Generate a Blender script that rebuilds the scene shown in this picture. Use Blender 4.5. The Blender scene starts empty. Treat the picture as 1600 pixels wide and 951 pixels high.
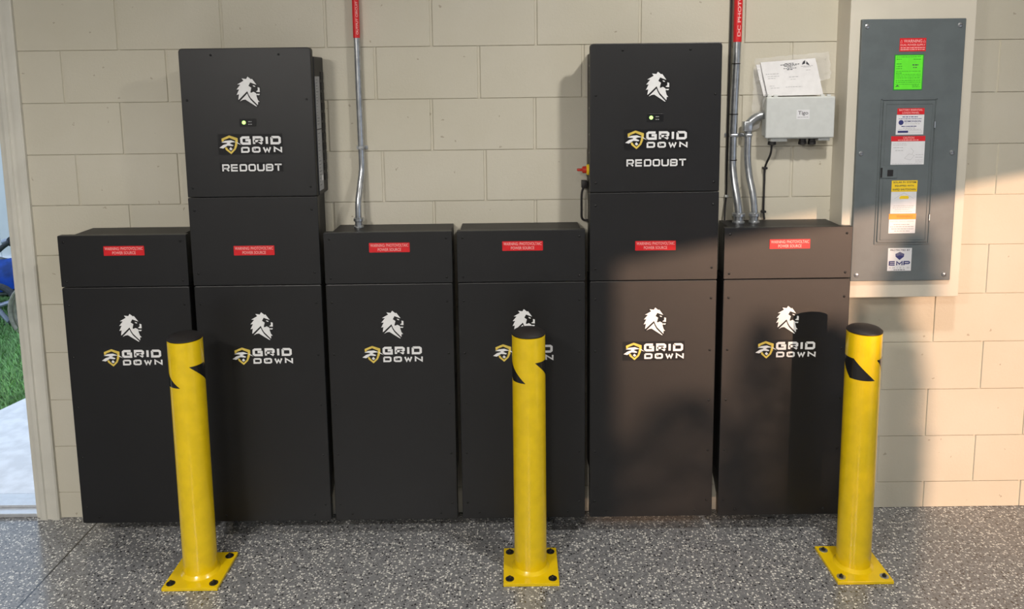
import bpy, bmesh, math, random
from mathutils import Vector, Matrix
PI = math.pi
rnd = random.Random(7)
S = bpy.context.scene
C = S.collection

# ---------------------------------------------------------------- camera
cam_d = bpy.data.cameras.new('camera'); cam = bpy.data.objects.new('camera', cam_d); C.objects.link(cam)
cam_d.sensor_width = 36.0; cam_d.sensor_fit = 'HORIZONTAL'; cam_d.lens = 1200/1600*36
cam_d.shift_y = -191.35/1600*1.0 * -1 * -1
pitch, yaw, roll = 0.1310, 0.0007, 0.0121
fwd = Vector((math.sin(yaw)*math.cos(pitch), math.cos(yaw)*math.cos(pitch), -math.sin(pitch)))
right0 = Vector((math.cos(yaw), -math.sin(yaw), 0)); down0 = fwd.cross(right0)
rgt = math.cos(roll)*right0 + math.sin(roll)*down0
dwn = -math.sin(roll)*right0 + math.cos(roll)*down0
M = Matrix(((rgt.x, -dwn.x, -fwd.x), (rgt.y, -dwn.y, -fwd.y), (rgt.z, -dwn.z, -fwd.z))).to_4x4()
M.translation = Vector((0.1111, -3.0377, 1.8073)); cam.matrix_world = M
cam_d.clip_start = 0.05
S.camera = cam

# ---------------------------------------------------------------- light
S.view_settings.view_transform = 'Standard'; S.view_settings.look = 'None'
S.view_settings.exposure = 0.0; S.view_settings.gamma = 1.0; S.view_settings.use_curve_mapping = False
S.cycles.use_denoising = True
S.cycles.max_bounces = 8; S.cycles.diffuse_bounces = 5; S.cycles.glossy_bounces = 4
S.cycles.transparent_max_bounces = 8; S.cycles.sample_clamp_indirect = 6.0
SKY = (0.66, 0.80, 1.0); SKY_S = 1.35
SUN_E = 4.1; SUN_COL = (1.0, 0.63, 0.42); SUN_AZ = math.radians(25); SUN_EL = math.radians(4.5)
KEY_W = 36; FILL_W = 134; LAMP_COL = (1.0, 0.955, 0.89)
w = bpy.data.worlds.new('sky'); S.world = w; w.use_nodes = True
nt = w.node_tree; nt.nodes.clear()
bg = nt.nodes.new('ShaderNodeBackground'); out = nt.nodes.new('ShaderNodeOutputWorld')
bg.inputs[0].default_value = (*SKY, 1); bg.inputs[1].default_value = SKY_S
nt.links.new(bg.outputs[0], out.inputs[0])
sd = bpy.data.lights.new('sun', 'SUN'); sd.energy = SUN_E; sd.color = SUN_COL; sd.angle = math.radians(0.55)
sun = bpy.data.objects.new('sun', sd); C.objects.link(sun)
sdir = Vector((-math.sin(SUN_AZ), math.cos(SUN_AZ), -math.tan(SUN_EL)))
sun.rotation_euler = sdir.to_track_quat('-Z', 'Y').to_euler(); sun.location = (6, -12, 3)

# ---------------------------------------------------------------- materials
def mat(name, col, rough=0.6, metal=0.0, spec=0.5, noise=0.0, nscale=40.0, bump=0.0, bscale=300.0,
        coat=0.0, alpha=1.0, emit=None, estr=1.0, trans=0.0, nrange=(0.4, 0.6)):
    m = bpy.data.materials.new(name); m.use_nodes = True
    t = m.node_tree; b = t.nodes['Principled BSDF']
    b.inputs['Base Color'].default_value = (*col, 1); b.inputs['Roughness'].default_value = rough
    b.inputs['Metallic'].default_value = metal; b.inputs['Specular IOR Level'].default_value = spec
    b.inputs['Coat Weight'].default_value = coat; b.inputs['Coat Roughness'].default_value = 0.12
    b.inputs['Alpha'].default_value = alpha; b.inputs['Transmission Weight'].default_value = trans
    if emit: b.inputs['Emission Color'].default_value = (*emit, 1); b.inputs['Emission Strength'].default_value = estr
    tc = t.nodes.new('ShaderNodeTexCoord')
    if noise:
        n = t.nodes.new('ShaderNodeTexNoise'); n.inputs['Scale'].default_value = nscale; n.inputs['Detail'].default_value = 5
        r = t.nodes.new('ShaderNodeValToRGB'); r.color_ramp.elements[0].position = nrange[0]; r.color_ramp.elements[1].position = nrange[1]
        r.color_ramp.elements[0].color = (*[c*(1-noise) for c in col], 1); r.color_ramp.elements[1].color = (*[min(1, c*(1+noise*0.6)) for c in col], 1)
        t.links.new(tc.outputs['Object'], n.inputs['Vector']); t.links.new(n.outputs['Fac'], r.inputs[0]); t.links.new(r.outputs[0], b.inputs['Base Color'])
    if bump:
        n2 = t.nodes.new('ShaderNodeTexNoise'); n2.inputs['Scale'].default_value = bscale; n2.inputs['Detail'].default_value = 3
        bp = t.nodes.new('ShaderNodeBump'); bp.inputs['Strength'].default_value = bump; bp.inputs['Distance'].default_value = 0.001
        t.links.new(tc.outputs['Object'], n2.inputs['Vector']); t.links.new(n2.outputs['Fac'], bp.inputs['Height']); t.links.new(bp.outputs[0], b.inputs['Normal'])
    return m

def wall_material():
    m = mat('painted_block', (0.60, 0.545, 0.43), 0.62, spec=0.35)
    t = m.node_tree; b = t.nodes['Principled BSDF']; tc = t.nodes['Texture Coordinate']
    L = t.links.new
    n = t.nodes.new('ShaderNodeTexNoise'); n.inputs['Scale'].default_value = 1.6; n.inputs['Detail'].default_value = 4
    r = t.nodes.new('ShaderNodeValToRGB'); r.color_ramp.elements[0].position = .35; r.color_ramp.elements[1].position = .68
    r.color_ramp.elements[0].color = (0.54, 0.505, 0.405, 1); r.color_ramp.elements[1].color = (0.59, 0.555, 0.465, 1)
    L(tc.outputs['Object'], n.inputs['Vector']); L(n.outputs['Fac'], r.inputs[0])
    # small pock marks of the block face, in a darker brown
    v = t.nodes.new('ShaderNodeTexVoronoi'); v.inputs['Scale'].default_value = 22
    lt = t.nodes.new('ShaderNodeMath'); lt.operation = 'LESS_THAN'; lt.inputs[1].default_value = 0.10
    sep = t.nodes.new('ShaderNodeSeparateColor'); gt = t.nodes.new('ShaderNodeMath'); gt.operation = 'GREATER_THAN'; gt.inputs[1].default_value = 0.74
    mu = t.nodes.new('ShaderNodeMath'); mu.operation = 'MULTIPLY'
    nw = t.nodes.new('ShaderNodeTexNoise'); nw.inputs['Scale'].default_value = 60
    vm = t.nodes.new('ShaderNodeVectorMath'); vm.operation = 'MULTIPLY_ADD'; vm.inputs[1].default_value = (.03, .03, .03)
    L(tc.outputs['Object'], nw.inputs['Vector']); L(nw.outputs['Color'], vm.inputs[0]); L(tc.outputs['Object'], vm.inputs[2]); L(vm.outputs[0], v.inputs['Vector'])
    L(v.outputs['Distance'], lt.inputs[0]); L(v.outputs['Color'], sep.inputs[0]); L(sep.outputs[0], gt.inputs[0])
    L(lt.outputs[0], mu.inputs[0]); L(gt.outputs[0], mu.inputs[1])
    mx = t.nodes.new('ShaderNodeMixRGB'); mx.inputs[2].default_value = (0.30, 0.25, 0.18, 1)
    m3 = t.nodes.new('ShaderNodeMath'); m3.operation = 'MULTIPLY'; m3.inputs[1].default_value = 0.6
    L(mu.outputs[0], m3.inputs[0]); L(m3.outputs[0], mx.inputs[0]); L(r.outputs[0], mx.inputs[1]); L(mx.outputs[0], b.inputs['Base Color'])
    n2 = t.nodes.new('ShaderNodeTexNoise'); n2.inputs['Scale'].default_value = 90; n2.inputs['Detail'].default_value = 6; n2.inputs['Roughness'].default_value = .65
    sb = t.nodes.new('ShaderNodeMath'); sb.operation = 'SUBTRACT'
    L(tc.outputs['Object'], n2.inputs['Vector']); L(n2.outputs['Fac'], sb.inputs[0]); L(mu.outputs[0], sb.inputs[1])
    bp = t.nodes.new('ShaderNodeBump'); bp.inputs['Strength'].default_value = 0.55; bp.inputs['Distance'].default_value = 0.0018
    L(sb.outputs[0], bp.inputs['Height']); L(bp.outputs[0], b.inputs['Normal'])
    return m

def floor_material():
    m = mat('flake_epoxy', (0.17, 0.17, 0.175), 0.22, spec=0.5, coat=0.45)
    t = m.node_tree; b = t.nodes['Principled BSDF']; tc = t.nodes['Texture Coordinate']; L = t.links.new
    b.inputs['Coat Roughness'].default_value = 0.16
    base = None
    def layer(scale, prev, offs, lo, hi, ccol_lo, ccol_hi, rad):
        mp = t.nodes.new('ShaderNodeMapping'); mp.inputs['Location'].default_value = offs
        nz = t.nodes.new('ShaderNodeTexNoise'); nz.inputs['Scale'].default_value = 130
        va = t.nodes.new('ShaderNodeVectorMath'); va.operation = 'MULTIPLY_ADD'; va.inputs[1].default_value = (.006, .006, .0)
        v = t.nodes.new('ShaderNodeTexVoronoi'); v.voronoi_dimensions = '2D'; v.inputs['Scale'].default_value = scale
        L(tc.outputs['Object'], mp.inputs[0]); L(mp.outputs[0], nz.inputs['Vector']); L(nz.outputs['Color'], va.inputs[0]); L(mp.outputs[0], va.inputs[2]); L(va.outputs[0], v.inputs['Vector'])
        sep = t.nodes.new('ShaderNodeSeparateColor'); L(v.outputs['Color'], sep.inputs[0])
        inr = t.nodes.new('ShaderNodeMath'); inr.operation = 'LESS_THAN'; inr.inputs[1].default_value = rad; L(v.outputs['Distance'], inr.inputs[0])
        for th, op, cc in ((lo, 'LESS_THAN', ccol_lo), (hi, 'GREATER_THAN', ccol_hi)):
            a = t.nodes.new('ShaderNodeMath'); a.operation = op; a.inputs[1].default_value = th; L(sep.outputs[0], a.inputs[0])
            mu = t.nodes.new('ShaderNodeMath'); mu.operation = 'MULTIPLY'; L(a.outputs[0], mu.inputs[0]); L(inr.outputs[0], mu.inputs[1])
            mx = t.nodes.new('ShaderNodeMixRGB'); mx.inputs[2].default_value = (*cc, 1)
            L(mu.outputs[0], mx.inputs[0]); L(prev, mx.inputs[1]); prev = mx.outputs[0]
        return prev
    n = t.nodes.new('ShaderNodeTexNoise'); n.inputs['Scale'].default_value = 60; n.inputs['Detail'].default_value = 4
    r = t.nodes.new('ShaderNodeValToRGB'); r.color_ramp.elements[0].color = (0.165, 0.168, 0.176, 1); r.color_ramp.elements[1].color = (0.225, 0.228, 0.236, 1)
    r.color_ramp.elements[0].position = .35; r.color_ramp.elements[1].position = .65
    L(tc.outputs['Object'], n.inputs['Vector']); L(n.outputs['Fac'], r.inputs[0])
    p = layer(190, r.outputs[0], (3, 1, 0), .10, .88, (0.11, 0.11, 0.115), (0.36, 0.36, 0.36), .5)
    p = layer(104, p, (0, 0, 0), .08, .85, (0.03, 0.03, 0.035), (0.74, 0.73, 0.69), .40)
    p = layer(150, p, (5, 7, 0), .05, .91, (0.03, 0.03, 0.03), (0.82, 0.80, 0.76), .38)
    # saw-cut control joint running front to back
    sx = t.nodes.new('ShaderNodeSeparateXYZ'); L(tc.outputs['Object'], sx.inputs[0])
    ad = t.nodes.new('ShaderNodeMath'); ad.operation = 'ADD'; ad.inputs[1].default_value = 1.636; L(sx.outputs[0], ad.inputs[0])
    ab = t.nodes.new('ShaderNodeMath'); ab.operation = 'ABSOLUTE'; L(ad.outputs[0], ab.inputs[0])
    lt = t.nodes.new('ShaderNodeMath'); lt.operation = 'LESS_THAN'; lt.inputs[1].default_value = 0.0036; L(ab.outputs[0], lt.inputs[0])
    mx = t.nodes.new('ShaderNodeMixRGB'); mx.inputs[2].default_value = (0.012, 0.012, 0.014, 1)
    L(lt.outputs[0], mx.inputs[0]); L(p, mx.inputs[1]); L(mx.outputs[0], b.inputs['Base Color'])
    n2 = t.nodes.new('ShaderNodeTexNoise'); n2.inputs['Scale'].default_value = 45; n2.inputs['Detail'].default_value = 3
    bp = t.nodes.new('ShaderNodeBump'); bp.inputs['Strength'].default_value = .35; bp.inputs['Distance'].default_value = .001
    L(tc.outputs['Object'], n2.inputs['Vector']); L(n2.outputs['Fac'], bp.inputs['Height']); L(bp.outputs[0], b.inputs['Normal']); L(bp.outputs[0], b.inputs['Coat Normal'])
    return m

MW = wall_material(); MF = floor_material()
M_trim = mat('beige_trim_paint', (0.62, 0.60, 0.53), 0.5, noise=.05, nscale=6, bump=.15, bscale=60)
M_box = mat('beige_plaster', (0.61, 0.57, 0.48), 0.6, noise=.05, nscale=3, bump=.3, bscale=70)
M_dark = mat('dark_grey_wall_paint', (0.10, 0.10, 0.105), 0.7, noise=.1, nscale=4, bump=.3, bscale=60)
M_ceil = mat('ceiling_paint', (0.75, 0.73, 0.68), 0.8, bump=.3, bscale=80)
M_black = mat('black_powder_coat', (0.005, 0.005, 0.0057), 0.41, spec=.58, noise=.12, nscale=9, bump=.35, bscale=900)
M_body = mat('black_cabinet_steel', (0.009, 0.009, 0.010), 0.5, spec=0.5, bump=.2, bscale=700)
M_screw = mat('black_screw', (0.008, 0.008, 0.008), 0.35, metal=.3, bump=.1)
M_white = mat('white_vinyl', (0.80, 0.80, 0.80), 0.45, noise=.03, bump=.05)
M_decal = mat('glossy_black_vinyl', (0.012, 0.012, 0.013), 0.3, noise=.05, bump=.05)
M_gold = mat('gold_vinyl', (0.72, 0.54, 0.10), 0.4, noise=.12, nscale=60, bump=.05)
M_red = mat('red_plastic_label', (0.66, 0.012, 0.018), 0.4, noise=.05, bump=.05)
M_pink = mat('engraved_pink_white', (0.85, 0.42, 0.40), 0.5, bump=.05)
M_yel = mat('yellow_enamel', (0.80, 0.55, 0.004), 0.24, spec=.5, noise=.05, nscale=20, bump=.12, bscale=45, coat=.3)
M_blk = mat('black_plastic', (0.014, 0.012, 0.012), 0.5, bump=.4, bscale=250)
M_tape = mat('black_reflective_tape', (0.012, 0.012, 0.013), 0.15, spec=.6, bump=.05)
M_zinc = mat('galvanised_steel', (0.52, 0.54, 0.56), 0.30, metal=.85, noise=.15, nscale=35, bump=.15, bscale=120)
M_bolt = mat('dark_bolt', (0.06, 0.06, 0.06), 0.3, metal=.8, bump=.1)
M_panel = mat('grey_panel_enamel', (0.115, 0.135, 0.14), 0.42, spec=.5, noise=.06, nscale=15, bump=.2, bscale=500)
M_gplast = mat('light_grey_plastic', (0.58, 0.60, 0.585), 0.42, noise=.03, bump=.08, bscale=300)
M_paper = mat('white_paper', (0.76, 0.75, 0.75), 0.6, noise=.03, bump=.1, bscale=40)
M_ink = mat('black_ink', (0.05, 0.05, 0.06), 0.6, bump=.02)
M_gink = mat('grey_ink', (0.40, 0.40, 0.41), 0.6, bump=.02)
M_navy = mat('navy_ink', (0.03, 0.035, 0.16), 0.5, bump=.02)
M_lime = mat('fluorescent_green_paper', (0.13, 0.83, 0.03), 0.55, noise=.04, bump=.05)
M_dgreen = mat('dark_green_border', (0.02, 0.25, 0.03), 0.55, bump=.05)
M_gink2 = mat('green_ink', (0.03, 0.30, 0.02), 0.6, bump=.02)
M_wlab = mat('white_label', (0.72, 0.72, 0.74), 0.4, noise=.02, bump=.03)
M_ylab = mat('yellow_label', (0.90, 0.62, 0.02), 0.45, noise=.03, bump=.03)
M_orange = mat('orange_label', (0.95, 0.28, 0.01), 0.45, noise=.03, bump=.03)
M_brown = mat('orange_ink', (0.62, 0.17, 0.01), 0.5, bump=.02)
M_glab = mat('silver_grey_label', (0.30, 0.31, 0.33), 0.4, noise=.1, nscale=90, bump=.05)
M_led = mat('green_led', (0.5, 0.9, 0.3), 0.4, emit=(0.50, 1.0, 0.20), estr=1.3, noise=.01)
M_clear = mat('clear_plastic_film', (0.9, 0.9, 0.92), 0.12, spec=.6, alpha=.2, bump=.5, bscale=18)
M_alu = mat('aluminium_sill', (0.75, 0.77, 0.8), 0.3, metal=.6, noise=.04, bump=.1)
M_conc = mat('pale_concrete', (0.80, 0.82, 0.86), 0.8, noise=.1, nscale=12, bump=.4, bscale=60)
M_soil = mat('lawn_soil', (0.10, 0.20, 0.06), 0.95, noise=.4, nscale=20, bump=.8, bscale=40)
M_grass = mat('grass_blade', (0.25, 0.50, 0.18), 0.6, noise=.4, nscale=9, bump=.1)
M_blue = mat('blue_tarp', (0.02, 0.13, 0.62), 0.4, noise=.35, nscale=7, bump=.6, bscale=12)
M_gtube = mat('grey_tube', (0.36, 0.40, 0.50), 0.35, metal=.4, noise=.1, bump=.1)
M_tyre = mat('tyre_rubber', (0.05, 0.055, 0.065), 0.7, noise=.2, bump=.3)
M_hose = mat('tan_hose', (0.36, 0.33, 0.28), 0.5, noise=.15, bump=.2)
M_rock = mat('grey_stone', (0.14, 0.15, 0.15), 0.85, noise=.5, nscale=8, bump=.9, bscale=30)
M_leaf = mat('shade_plant_leaf', (0.06, 0.16, 0.04), 0.6, noise=.4, nscale=12, bump=.1)
M_bark = mat('shade_plant_bark', (0.12, 0.08, 0.05), 0.9, noise=.3, bump=.6, bscale=40)
M_redk = mat('red_knob_plastic', (0.62, 0.03, 0.01), 0.35, noise=.05, bump=.05)
M_fence = mat('white_vinyl_fence', (0.88, 0.90, 0.93), 0.5, noise=.03, nscale=3, bump=.05)
M_lamp = mat('lamp_diffuser', (0.9, 0.9, 0.88), 0.5, emit=(1, .94, .82), estr=5, noise=.01)

# ---------------------------------------------------------------- helpers
ORI = {}
def thing(name, label, cat, loc, group=None):
    o = bpy.data.objects.new(name, None); C.objects.link(o); o.location = loc; o.empty_display_size = .05
    o['label'] = label; o['category'] = cat
    if group: o['group'] = group
    ORI[o] = Vector(loc); return o
def tag(o, label, cat, group=None):
    o['label'] = label; o['category'] = cat
    if group: o['group'] = group
    return o
def obj(name, bm, m, parent=None, smooth=False, label=None, origin=None):
    """link a bmesh built in world coordinates as one mesh object; children keep their thing's origin"""
    L = ORI[parent] if parent is not None else Vector(origin or (0, 0, 0))
    bmesh.ops.translate(bm, verts=bm.verts, vec=-L)
    bmesh.ops.recalc_face_normals(bm, faces=bm.faces)
    me = bpy.data.meshes.new(name); bm.to_mesh(me); bm.free()
    me.materials.append(m)
    if smooth:
        for p in me.polygons: p.use_smooth = True
        me.set_sharp_from_angle(angle=math.radians(35))
    o = bpy.data.objects.new(name, me); C.objects.link(o)
    if parent is not None: o.parent = parent
    else: o.location = L
    if label: o['label'] = label
    ORI[o] = L
    return o
def struct(name, bm, m, smooth=False):
    o = obj(name, bm, m, smooth=smooth); o['kind'] = 'structure'; return o
def B(): return bmesh.new()
def box(bm, x0, x1, y0, y1, z0, z1, bev=0.0, seg=2):
    r = bmesh.ops.create_cube(bm, size=1)
    vs = r['verts']
    for v in vs:
        v.co = Vector((x0+(v.co.x+.5)*(x1-x0), y0+(v.co.y+.5)*(y1-y0), z0+(v.co.z+.5)*(z1-z0)))
    if bev:
        es = list({e for v in vs for e in v.link_edges})
        bmesh.ops.bevel(bm, geom=es, offset=bev, segments=seg, affect='EDGES', profile=.5, clamp_overlap=True)
    return bm
def prism(bm, poly, y0, y1):
    """polygon in (x,z) extruded from y0 to y1"""
    a = [bm.verts.new((x, y0, z)) for x, z in poly]; b = [bm.verts.new((x, y1, z)) for x, z in poly]
    n = len(poly)
    bm.faces.new(a); bm.faces.new(b[::-1])
    for i in range(n): bm.faces.new((a[i], b[i], b[(i+1) % n], a[(i+1) % n]))
    return bm
def rrect(x0, x1, z0, z1, r, n=4, radii=None):
    rr = radii or (r, r, r, r)   # bl, br, tr, tl
    pts = []
    for (cx, cz, a0, q) in ((x0, z0, PI, rr[0]), (x1, z0, 1.5*PI, rr[1]), (x1, z1, 0, rr[2]), (x0, z1, .5*PI, rr[3])):
        sx = 1 if cx == x0 else -1; sz = 1 if cz == z0 else -1
        if q <= 0: pts.append((cx, cz)); continue
        for k in range(n+1):
            a = a0+k*.5*PI/n
            pts.append((cx+sx*q+q*math.cos(a), cz+sz*q+q*math.sin(a)))
    return pts
def plate(bm, x0, x1, y0, y1, z0, z1, r=.004, bev=.0015, radii=None):
    """thin panel facing -y with rounded corners and softened front edge (y0 is the front)"""
    poly = rrect(x0, x1, z0, z1, r, radii=radii)
    cx, cz = (x0+x1)/2, (z0+z1)/2
    def ins(p, d):
        return (p[0]+(d if p[0] < cx else -d), p[1]+(d if p[1] < cz else -d))
    rings = [(y1, 0), (y0+bev, 0), (y0+bev*.3, bev*.3), (y0, bev)]
    R = [[bm.verts.new((ins(p, d)[0], y, ins(p, d)[1])) for p in poly] for y, d in rings]
    n = len(poly)
    for a, b in zip(R, R[1:]):
        for i in range(n): bm.faces.new((a[i], a[(i+1) % n], b[(i+1) % n], b[i]))
    bm.faces.new(R[0][::-1]); bm.faces.new(R[-1])
    return bm
def cyl(bm, p0, p1, r0, r1=None, n=24, caps=True):
    p0, p1 = Vector(p0), Vector(p1); r1 = r0 if r1 is None else r1
    d = (p1-p0).normalized(); u = d.orthogonal().normalized(); v = d.cross(u)
    a = [bm.verts.new(p0+r0*(math.cos(2*PI*i/n)*u+math.sin(2*PI*i/n)*v)) for i in range(n)]
    b = [bm.verts.new(p1+r1*(math.cos(2*PI*i/n)*u+math.sin(2*PI*i/n)*v)) for i in range(n)]
    for i in range(n): bm.faces.new((a[i], a[(i+1) % n], b[(i+1) % n], b[i]))
    if caps: bm.faces.new(a[::-1]); bm.faces.new(b)
    return bm
def lathe(bm, c, prof, n=40, axis='z'):
    """profile of (r, h) revolved about an axis through c"""
    rings = []
    for r, h in prof:
        ring = []
        for i in range(n):
            a = 2*PI*i/n
            if axis == 'z': p = (c[0]+r*math.cos(a), c[1]+r*math.sin(a), c[2]+h)
            elif axis == 'y': p = (c[0]+r*math.cos(a), c[1]+h, c[2]+r*math.sin(a))
            else: p = (c[0]+h, c[1]+r*math.cos(a), c[2]+r*math.sin(a))
            ring.append(bm.verts.new(p))
        rings.append(ring)
    for a, b in zip(rings, rings[1:]):
        for i in range(n): bm.faces.new((a[i], a[(i+1) % n], b[(i+1) % n], b[i]))
    bm.faces.new(rings[0][::-1]); bm.faces.new(rings[-1])
    return bm
def spline(pts, k=6):
    P = [Vector(p) for p in pts]; P = [2*P[0]-P[1]]+P+[2*P[-1]-P[-2]]; o = []
    for i in range(1, len(P)-2):
        for j in range(k):
            t = j/k
            o.append(.5*((2*P[i])+(-P[i-1]+P[i+1])*t+(2*P[i-1]-5*P[i]+4*P[i+1]-P[i+2])*t*t+(-P[i-1]+3*P[i]-3*P[i+1]+P[i+2])*t**3))
    o.append(P[-2]); return o
def tube(bm, pts, r, n=14, k=6):
    P = spline(pts, k) if k else [Vector(p) for p in pts]
    prev = None; u = None; rings = []
    for i, p in enumerate(P):
        d = (P[min(i+1, len(P)-1)]-P[max(i-1, 0)]).normalized()
        u = d.orthogonal().normalized() if u is None else (u-d*u.dot(d)).normalized()
        v = d.cross(u)
        rings.append([bm.verts.new(p+r*(math.cos(2*PI*j/n)*u+math.sin(2*PI*j/n)*v)) for j in range(n)])
    for a, b in zip(rings, rings[1:]):
        for j in range(n): bm.faces.new((a[j], a[(j+1) % n], b[(j+1) % n], b[j]))
    bm.faces.new(rings[0][::-1]); bm.faces.new(rings[-1])
    return bm
def flat(bm, poly, y, th=.0004):
    """small decal polygon in (x,z), facing -y, th thick in front of y"""
    return prism(bm, poly, y-th, y)
def stroke(bm, pts, t, y, th, closed=False):
    P = [Vector((p[0], p[1])) for p in pts]; n = len(P); L = []; R = []
    for i in range(n):
        a = P[i]-P[i-1] if (i > 0 or closed) else None
        b = P[(i+1) % n]-P[i] if (i < n-1 or closed) else None
        if a is None: a = b
        if b is None: b = a
        a = a.normalized(); b = b.normalized()
        na = Vector((-a.y, a.x)); nb = Vector((-b.y, b.x)); m = (na+nb)
        m = m.normalized() if m.length > 1e-6 else na
        s = min(1.6, 1/max(.3, m.dot(na)))
        L.append(P[i]+m*s*t/2); R.append(P[i]-m*s*t/2)
    for i in range(n if closed else n-1):
        j = (i+1) % n
        prism(bm, [tuple(L[i]), tuple(R[i]), tuple(R[j]), tuple(L[j])], y-th, y)
GL = {   # wide squared letters, unit box; lists of strokes
 'G': [[(1, 1), (.16, 1), (0, .84), (0, .16), (.16, 0), (1, 0), (1, .55), (.5, .55)]],
 'R': [[(0, -.09), (0, 1), (.84, 1), (1, .84), (1, .56), (.84, .4), (0.0, .4)], [(.5, .4), (1, -.05)]],
 'I': [[(.5, -.09), (.5, 1.09)]],
 'D': [[(0, 1), (.84, 1), (1, .84), (1, .16), (.84, 0), (0, 0), (0, 1)]],
 'O': [[(.16, 1), (.84, 1), (1, .84), (1, .16), (.84, 0), (.16, 0), (0, .16), (0, .84), (.16, 1)]],
 'W': [[(0, 1.05), (.25, 0), (.5, .75), (.75, 0), (1, 1.05)]],
 'N': [[(0, -.09), (0, 1), (1, 0), (1, 1.09)]],
 'E': [[(1, 1), (0, 1), (0, 0), (1, 0)], [(0, .5), (1, .5)]],
 'U': [[(0, 1.09), (0, .16), (.16, 0), (.84, 0), (1, .16), (1, 1.09)]],
 'B': [[(0, 1), (.84, 1), (1, .85), (1, .62), (.86, .5), (1, .38), (1, .15), (.84, 0), (0, 0), (0, 1)], [(0, .5), (.86, .5)]],
 'T': [[(-.08, 1), (1.08, 1)], [(.5, 1), (.5, -.09)]],
 'M': [[(0, -.09), (0, 1), (.5, .25), (1, 1), (1, -.09)]],
 'P': [[(0, -.09), (0, 1), (.84, 1), (1, .84), (1, .56), (.84, .4), (0.0, .4)]],
}
def word(bm, s, x0, x1, z0, z1, t, y, th=.0005, gap=.28, iw=.22):
    W = [iw if c == 'I' else 1 for c in s]; n = len(s)
    tot = sum(W)+gap*(n-1); u = (x1-x0)/tot; x = x0
    for c, wd in zip(s, W):
        a, b = x+t/2, x+wd*u-t/2; c0, c1 = z0+t/2, z1-t/2
        for st in GL[c]:
            if c == 'I': P = [((x+x+wd*u)/2, c0+p[1]*(c1-c0)) for p in st]
            else: P = [(a+p[0]*(b-a), c0+p[1]*(c1-c0)) for p in st]
            stroke(bm, P, t, y, th)
        x += (wd+gap)*u
def text(bm, s, x0, x1, z0, z1, y, th=.0003, rot=False, fat=.02):
    """built-in font lettering fitted to a rectangle of the x-z plane (rot: reads upwards)"""
    cu = bpy.data.curves.new('t', 'FONT'); cu.body = s; cu.size = 1; cu.offset = fat; cu.resolution_u = 3
    o = bpy.data.objects.new('t', cu); C.objects.link(o)
    dg = bpy.context.evaluated_depsgraph_get(); me = bpy.data.meshes.new_from_object(o.evaluated_get(dg))
    bpy.data.objects.remove(o); bpy.data.curves.remove(cu)
    xs = [v.co.x for v in me.vertices]; ys = [v.co.y for v in me.vertices]
    ax, bx, ay, by = min(xs), max(xs), min(ys), max(ys)
    vs = []
    for v in me.vertices:
        a = (v.co.x-ax)/(bx-ax); b = (v.co.y-ay)/(by-ay)
        if rot: vs.append(bm.verts.new((x1-b*(x1-x0), y-th, z0+a*(z1-z0))))
        else: vs.append(bm.verts.new((x0+a*(x1-x0), y-th, z0+b*(z1-z0))))
    for p in me.polygons:
        try: bm.faces.new([vs[i] for i in p.vertices])
        except ValueError: pass
    bpy.data.meshes.remove(me)
def lines(bm, x0, x1, zs, h, y, th=.0003, seed=1):
    q = random.Random(seed)
    for z in zs:
        x = x0
        while x < x1-.002:
            l = q.uniform(.003, .011); e = min(x1, x+l)
            prism(bm, [(x, z), (e, z), (e, z+h), (x, z+h)], y-th, y); x = e+q.uniform(.0012, .003)
def rect(bm, x0, x1, z0, z1, y, th): prism(bm, [(x0, z0), (x1, z0), (x1, z1), (x0, z1)], y-th, y)

# ================================================================ THE ROOM
XL, XR, YB, ZC = -3.3, 4.5, -9.5, 3.0
Z10 = 0.115
def zl(k): return Z10+0.2032*(10-k)
DX0, DX1, DZ = -2.82, -1.889, 2.32       # doorway in the block wall
GY0, GY1, GZ = -9.15, -2.6, 1.885         # side garage opening (right wall)
bm = B()
box(bm, DX1, XR+.2, .004, .2, 0, ZC); box(bm, XL-.2, DX0, .004, .2, 0, ZC); box(bm, DX0, DX1, .004, .2, DZ, ZC)
base = {1: -.196, 3: -.203, 5: -.2, 7: -.204, 9: -.210, 2: -.010, 4: .010, 6: .001, 8: .003, 10: .002, 11: -.2}
def block(x0, x1, z0, z1):
    gx, gz = .0036, .0006
    x0 += gx; x1 -= gx; z0 += gz; z1 -= gz
    dy = rnd.uniform(-.0004, .0004); i = .0030; iz = .0010
    f = [bm.verts.new((a, -.0008+dy, b)) for a, b in ((x0+i, z0+iz), (x1-i, z0+iz), (x1-i, z1-iz), (x0+i, z1-iz))]
    g = [bm.verts.new((a, .0055, b)) for a, b in ((x0, z0), (x1, z0), (x1, z1), (x0, z1))]
    bm.faces.new(f)
    for k in range(4): bm.faces.new((f[k], g[k], g[(k+1) % 4], f[(k+1) % 4]))
for r in range(-4, 12):
    zt = min(zl(r-1), ZC); zb = max(0, zl(r))
    bs = base.get(r, -.2 if r % 2 else 0)
    j = [bs+.4064*n+rnd.uniform(-.003, .003) for n in range(-9, 13)]
    for a, b in zip(j, j[1:]):
        segs = [(a, b)] if zb > DZ-.1 else []
        if not segs:
            if b > DX1 and a < XR: segs.append((max(a, DX1), min(b, XR)))
            if a < DX0: segs.append((max(a, XL), min(b, DX0)))
        for p, q in segs:
            p, q = max(p, XL), min(q, XR)
            if q-p > .02: block(p, q, zb, zt)
struct('wall_back', bm, MW)
struct('floor', box(B(), XL-.2, XR+.2, YB-.2, .2, -.1, 0), MF)
struct('ceiling', box(B(), XL-.2, XR+.2, YB-.2, .2, ZC, ZC+.15), M_ceil)
struct('wall_left', box(B(), XL-.2, XL, YB-.2, .003, 0, ZC), M_dark)
bm = B()   # right wall with the wide garage opening
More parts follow.
